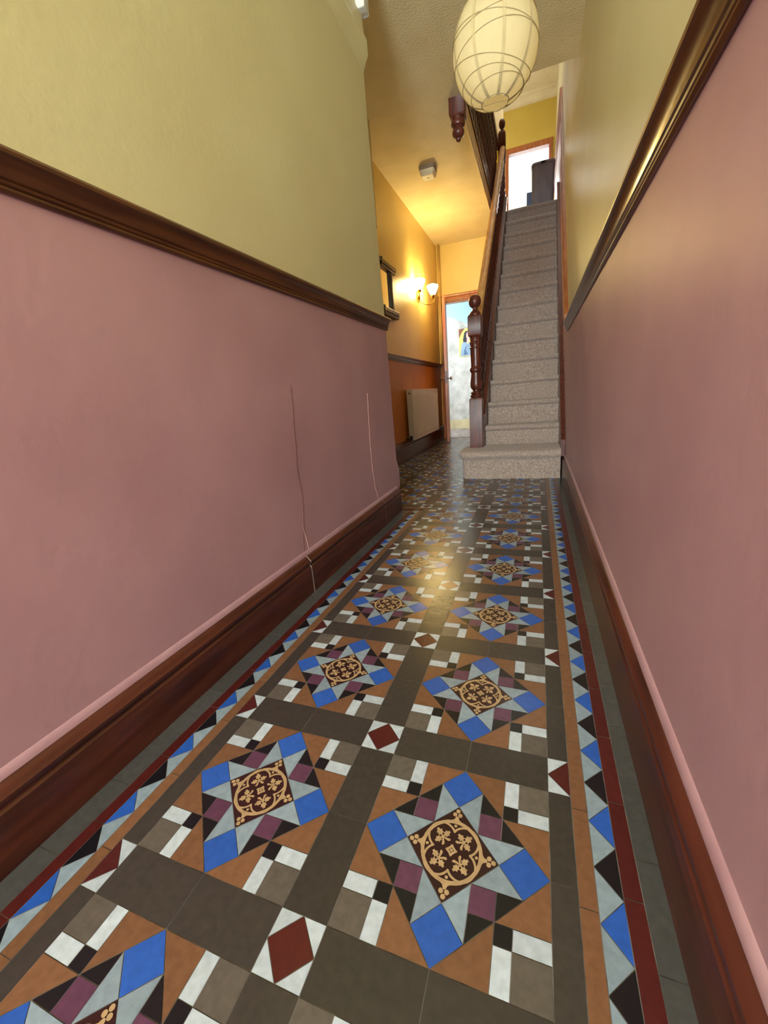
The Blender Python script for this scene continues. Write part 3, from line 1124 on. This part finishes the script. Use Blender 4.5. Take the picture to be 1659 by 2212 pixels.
lathe(bm, [(0.001, 0.0), (0.02, 0.006), (0.030, 0.025), (0.03, 0.045), (0.018, 0.075), (0.014, 0.09), (0.014, 0.12), (0.001, 0.121)], (0, 0, 0.0), 16)
link('light_bulb', bm, [M['white_wall']], LT, smooth=True)
pl = point('lantern_bulb', LC + Vector((0.0, -0.0, -0.05)), 0.35, (1.0, 0.84, 0.56), 0.03)

# ------------------------------------------------------------------ wall sconce
SY = 5.22
SCN = thing('wall_sconce', 'lit two-armed brass wall sconce with white glass shades on the yellow recess wall', 'wall light', (XFL, SY, 1.93))
bm = bmesh.new()
lathe(bm, [(0.001, -0.085), (0.012, -0.07), (0.026, -0.02), (0.030, 0.01), (0.022, 0.04), (0.001, 0.05)], (0.010, 0, 0), 16)
link('wall_plate', bm, [M['brass']], SCN, smooth=True)
for sx_, sy_ in ((0.062, -0.17), (0.14, 0.20)):
    L_ = Vector((sx_, sy_, 0))
    d_ = L_.normalized()
    pts = []
    for k in range(25):
        a = PI + PI * k / 24
        q = L_ * 0.5 - L_ * 0.62 * 0 + d_ * (L_.length * 0.56 * math.cos(a) + L_.length * 0.06)
        pts.append((q.x + 0.012, q.y, -0.02 + 0.075 * math.sin(a)))
    e_ = L_ + d_ * (L_.length * 0.12)
    for k in range(1, 13):
        a = PI * 1.25 * k / 12
        rr = 0.036 - 0.018 * k / 12
        q = L_ + d_ * (L_.length * 0.12 - 0.036 + rr * math.cos(a))
        pts.append((q.x + 0.012, q.y, -0.02 + rr * math.sin(a)))
    bm = bmesh.new()
    tube(bm, pts, 0.0055, 8)
    link('arm', bm, [M['brass']], SCN, smooth=True)
    bm = bmesh.new()
    lathe(bm, [(0.002, -0.03), (0.008, -0.02), (0.020, 0.005), (0.030, 0.022), (0.001, 0.024)], (sx_ + 0.012, sy_, 0.0), 14)
    link('shade_holder', bm, [M['brass']], SCN, smooth=True)
    bm = bmesh.new()
    rings = []
    for r, z in ((0.028, 0.022), (0.042, 0.05), (0.058, 0.085), (0.072, 0.118), (0.062, 0.135), (0.008, 0.154)):
        rings.append([(sx_ + 0.012 + r * (1 + 0.06 * math.cos(5 * a)) * math.cos(a), sy_ + r * (1 + 0.06 * math.cos(5 * a)) * math.sin(a), z) for a in [2 * PI * j / 30 for j in range(30)]])
    loft(bm, rings, True, False)
    link('lamp_shade', bm, [M['opal']], SCN, smooth=True)

# ------------------------------------------------------------------ mirror on the recess wall
MR = thing('wall_mirror', 'wall mirror in a dark wooden frame on the yellow recess wall', 'mirror', (XFL, 3.8, 1.75))
bm = bmesh.new()
box(bm, 0.004, 0.016, -0.42, 0.28, -0.16, 0.20)
link('mirror_glass', bm, [M['mirror']], MR)
for sg in (1, -1):
    bm = bmesh.new()
    ys = 0.30 * sg if sg == 1 else -0.46
    box(bm, 0.0, 0.035, ys - 0.03, ys + 0.055, -0.16, 0.20, 0, 0.006)
    box(bm, 0.0, 0.04, ys - 0.005, ys + 0.03, -0.16, 0.20, 0, 0.006)
    link('frame_stile', bm, [M['darkframe']], MR)
for nm, z0, z1, e in (('top_rail', 0.185, 0.245, 0.44), ('bottom_rail', -0.235, -0.165, 0.46)):
    bm = bmesh.new()
    box(bm, 0.0, 0.045, -0.56, e, z0, z1, 0, 0.006)
    zz = (z0 + z1) / 2
    box(bm, 0.02, 0.055, -0.55, e - 0.02, zz - 0.008, z1 - 0.004, 0, 0.005)
    box(bm, 0.02, 0.060, -0.02, 0.005, z0 - 0.003, z1 + 0.004, 0, 0.002)
    link(nm, bm, [M['greywood' if nm[0] == 'b' else 'darkframe']], MR)

# ------------------------------------------------------------------ radiator
RD = thing('radiator', 'white panel radiator low on the terracotta recess wall', 'radiator', (XFL, 4.39, 0.22))
RL, RH = 1.30, 0.575
bm = bmesh.new()
box(bm, 0.085, 0.097, 0, RL, 0, RH - 0.01, 0, 0.004)
nr = 34
for i in range(nr):
    y = 0.03 + i * (RL - 0.06) / nr
    box(bm, 0.095, 0.100, y + 0.004, y + 0.024, 0.05, RH - 0.06, 0, 0.002)
link('front_panel', bm, [M['radiator']], RD)
bm = bmesh.new()
box(bm, 0.035, 0.047, 0, RL, 0, RH - 0.01, 0, 0.004)
link('rear_panel', bm, [M['radiator']], RD)
bm = bmesh.new()
box(bm, 0.03, 0.10, 0, RL, RH - 0.012, RH, 0, 0.003)
for i in range(40):
    y = 0.02 + i * (RL - 0.04) / 40
    box(bm, 0.045, 0.085, y, y + 0.012, RH, RH + 0.0025)
link('top_grille', bm, [M['radiator']], RD)
for y0 in (-0.004, RL):
    bm = bmesh.new()
    box(bm, 0.032, 0.099, y0, y0 + 0.004, 0.0, RH, 0, 0.001)
    link('end_panel', bm, [M['radiator']], RD)
bm = bmesh.new()
tube(bm, [(0.066, -0.004, 0.535), (0.066, -0.02, 0.535)], 0.011, 10)
link('bleed_valve', bm, [M['steel']], RD)
bm = bmesh.new()
tube(bm, [(0.066, -0.004, 0.03), (0.066, -0.03, 0.03)], 0.010, 10)
tube(bm, [(0.066, -0.036, 0.005), (0.066, -0.036, 0.055)], 0.015, 12)
tube(bm, [(0.066, -0.036, 0.02), (0.002, -0.036, 0.02)], 0.007, 10)
link('valve', bm, [M['black']], RD)
for y in (0.25, 1.05):
    bm = bmesh.new()
    box(bm, 0.001, 0.036, y, y + 0.03, 0.05, RH - 0.05)
    link('wall_bracket', bm, [M['radiator']], RD)

# ------------------------------------------------------------------ smoke alarm


def rrect(hx, hy, r, z, n=5):
    pts = []
    for cx_, cy_, a0 in ((hx - r, hy - r, 0), (-hx + r, hy - r, PI / 2), (-hx + r, -hy + r, PI), (hx - r, -hy + r, 1.5 * PI)):
        for k in range(n + 1):
            a = a0 + PI / 2 * k / n
            pts.append((cx_ + r * math.cos(a), cy_ + r * math.sin(a), z))
    return pts


SA = thing('smoke_alarm', 'square white smoke alarm on the ceiling beside the stair opening', 'smoke alarm', (-0.715, 4.27, ZC))
bm = bmesh.new()
loft(bm, [rrect(0.075, 0.075, 0.02, z) for z in (0.0, -0.028)] + [rrect(0.070, 0.070, 0.02, -0.032)])
link('base_plate', bm, [M['alarmdark']], SA)
bm = bmesh.new()
loft(bm, [rrect(0.070, 0.070, 0.02, -0.032), rrect(0.068, 0.068, 0.02, -0.055), rrect(0.056, 0.056, 0.016, -0.078), rrect(0.050, 0.050, 0.014, -0.080)])
link('cover', bm, [M['alarm']], SA)
bm = bmesh.new()
lathe(bm, [(0.006, -0.0795), (0.006, -0.083), (0.001, -0.084)], (0.0, 0.0, 0.0), 12)
link('test_button', bm, [M['black']], SA)

# ------------------------------------------------------------------ corner pipe
bm = bmesh.new()
tube(bm, [(XFL + 0.045, 6.36, z) for z in (1.17, 1.7, 2.2, ZC)], 0.016, 10)
tag(link('heating_pipe', bm, [M['pipe']], smooth=True), 'yellow painted vertical pipe in the far corner above the door leaf', 'pipe')

# ------------------------------------------------------------------ far door frame and leaf
bm = bmesh.new()
AP = [(0, 0), (0.018, 0), (0.02, 0.012), (0.012, 0.02), (0.012, 0.045), (0.02, 0.055), (0.022, 0.075), (0.014, 0.085), (0, 0.085)]
sweep_x(bm, AP, [(DX0 - 0.07, YF, DH), (DX1 + 0.085, YF, DH)], -1)
box(bm, DX1, DX1 + 0.085, YF - 0.02, YF, 0, DH)
box(bm, DX0 - 0.06, DX0, YF - 0.02, YF, 0, DH)
box(bm, DX0, DX1, YF - 0.001, YF + 0.121, DH - 0.025, DH - 0.0005)
box(bm, DX0, DX0 + 0.022, YF - 0.001, YF + 0.121, 0, DH - 0.025)
box(bm, DX1 - 0.022, DX1, YF - 0.001, YF + 0.121, 0, DH - 0.025)
df_ = struct(link('door_1', bm, [M['doorwood']]))
leaf = bpy.data.objects.new('door_2', None)
COL.objects.link(leaf)
leaf['kind'] = 'structure'
leaf.location = (-1.06, YF - 0.025, 0.008)
leaf.rotation_euler = (0, 0, math.radians(12.5))
bm = bmesh.new()
LW = 0.56
box(bm, -0.018, 0.018, -LW, 0, 0, 2.02, 0, 0.002)
for z0, z1 in ((0.2, 0.8), (1.05, 1.85)):
    for s_ in (-1, 1):
        for y0, y1 in ((-LW + 0.09, -LW / 2 - 0.03), (-LW / 2 + 0.03, -0.09)):
            box(bm, min(s_ * 0.012, s_ * 0.022), max(s_ * 0.012, s_ * 0.022), y0, y1, z0, z1, 0, 0.002)
link('door_leaf', bm, [M['doorwood']], leaf)
for s_ in (-1, 1):
    bm = bmesh.new()
    rg = []
    for r, d in ((0.022, 0.0), (0.022, 0.004), (0.009, 0.006), (0.008, 0.035), (0.014, 0.040), (0.025, 0.048), (0.027, 0.058), (0.020, 0.068), (0.004, 0.071)):
        rg.append([(s_ * (0.018 + d), -LW + 0.06 + r * math.cos(2 * PI * j / 16), 0.92 + r * math.sin(2 * PI * j / 16)) for j in range(16)])
    loft(bm, rg)
    link('door_knob', bm, [M['steel']], leaf, smooth=True)
bm = bmesh.new()
box(bm, -0.012, 0.012, -LW - 0.0015, -LW + 0.001, 0.86, 1.02)
link('lock_plate', bm, [M['darkframe']], leaf)

# upper door frame
bm = bmesh.new()
fw = 0.065
box(bm, UX0 - fw, UX0, YU - 0.02, YU + 0.121, ZL, UZ + 0.09, 0, 0.004)
box(bm, UX1, UX1 + fw, YU - 0.02, YU + 0.121, ZL, UZ + 0.09, 0, 0.004)
box(bm, UX0 - 0.001, UX1 + 0.001, YU - 0.019, YU + 0.121, UZ, UZ + 0.09, 0, 0.004)
struct(link('door_3', bm, [M['doorwood']]))

# ------------------------------------------------------------------ poster in the back room
PX0, PX1, PZ0, PZ1 = -1.136, -0.76, 1.378, 1.875
PO = thing('poster', 'unframed print of a dark-haired woman in a blue shirt on the bare plaster wall', 'picture', ((PX0 + PX1) / 2, 8.188, PZ0))
PW, PH = PX1 - PX0, PZ1 - PZ0
pm = {k: surf('print_' + k, rgb(*c), rough=0.6) for k, c in dict(brown=(140, 86, 62), yellow=(232, 216, 122), skin=(240, 196, 186), hair=(48, 48, 56), shirt=(150, 178, 204), shade=(96, 124, 160), white=(226, 222, 200)).items()}
bm = bmesh.new()
box(bm, -PW / 2, PW / 2, -0.016, 0.0, 0, PH)
link('print_sheet', bm, [pm['yellow']], PO)


def flat(name, pts, mat, d):
    bm = bmesh.new()
    a = [bm.verts.new((x * PW - PW / 2, -0.016 - d, z * PH)) for x, z in pts]
    b = [bm.verts.new((x * PW - PW / 2, -0.0155, z * PH)) for x, z in pts]
    bm.faces.new(a)
    bm.faces.new(b[::-1])
    for i in range(len(a)):
        bm.faces.new((a[i], b[i], b[(i + 1) % len(a)], a[(i + 1) % len(a)]))
    return link(name, bm, mat, PO)


def ell(cx_, cz_, rx, rz, a0=0, a1=2 * PI, n=20):
    return [(cx_ + rx * math.cos(a0 + (a1 - a0) * k / n), cz_ + rz * math.sin(a0 + (a1 - a0) * k / n)) for k in range(n if a1 - a0 > 6 else n + 1)]


flat('printed_corner', [(0, 1), (0.30, 1), (0.20, 0.92), (0.10, 0.80), (0.03, 0.70), (0, 0.66)], pm['brown'], 0.0004)
flat('printed_hair', [(0.228, 0.50), (0.205, 0.60), (0.243, 0.72), (0.274, 0.84), (0.350, 0.91), (0.456, 0.90), (0.532, 0.82), (0.502, 0.60), (0.380, 0.50)], pm['hair'], 0.0004)
flat('printed_face', ell(0.47, 0.73, 0.10, 0.14), pm['skin'], 0.0008)
flat('printed_neck', [(0.380, 0.48), (0.410, 0.66), (0.517, 0.64), (0.532, 0.48)], pm['skin'], 0.0006)
flat('printed_shirt', [(0.046, 0.02), (0.106, 0.30), (0.152, 0.48), (0.258, 0.52), (0.380, 0.50), (0.441, 0.42), (0.532, 0.50), (0.684, 0.46), (0.737, 0.30), (0.737, 0.02)], pm['shirt'], 0.001)
flat('printed_shirt_fold', [(0.228, 0.04), (0.258, 0.22), (0.380, 0.40), (0.350, 0.22), (0.456, 0.06)], pm['shade'], 0.0014)

# ------------------------------------------------------------------ hamper on the landing
HM = thing('laundry_hamper', 'dark grey rounded laundry hamper standing at the top of the stairs', 'hamper', (0.318, 6.74, ZL))
bm = bmesh.new()
loft(bm, [rrect(0.135, 0.11, 0.05, 0.0), rrect(0.142, 0.115, 0.055, 0.28), rrect(0.148, 0.12, 0.06, 0.535)])
smooth_angle(link('body', bm, [M['hamper']], HM), 40)
bm = bmesh.new()
loft(bm, [rrect(0.151, 0.123, 0.06, 0.535), rrect(0.153, 0.125, 0.06, 0.555), rrect(0.148, 0.12, 0.058, 0.566), rrect(0.10, 0.08, 0.04, 0.568)])
smooth_angle(link('lid', bm, [M['hamper']], HM), 40)
bm = bmesh.new()
pts = [(0.035 * math.cos(a), 0.028 * math.sin(a)) for a in [PI + PI * k / 10 for k in range(11)]]
loft(bm, [[(x, -0.1265, 0.562 + z) for x, z in pts], [(x, -0.10, 0.562 + z) for x, z in pts]])
link('handle_notch', bm, [M['black']], HM)
bm = bmesh.new()
box(bm, 0.105, 0.19, 6.86, 7.08, ZL, ZL + 0.33, 0, 0.008)
tag(link('storage_box', bm, [M['bluebox']]), 'slate blue box half hidden behind the dark hamper', 'box')
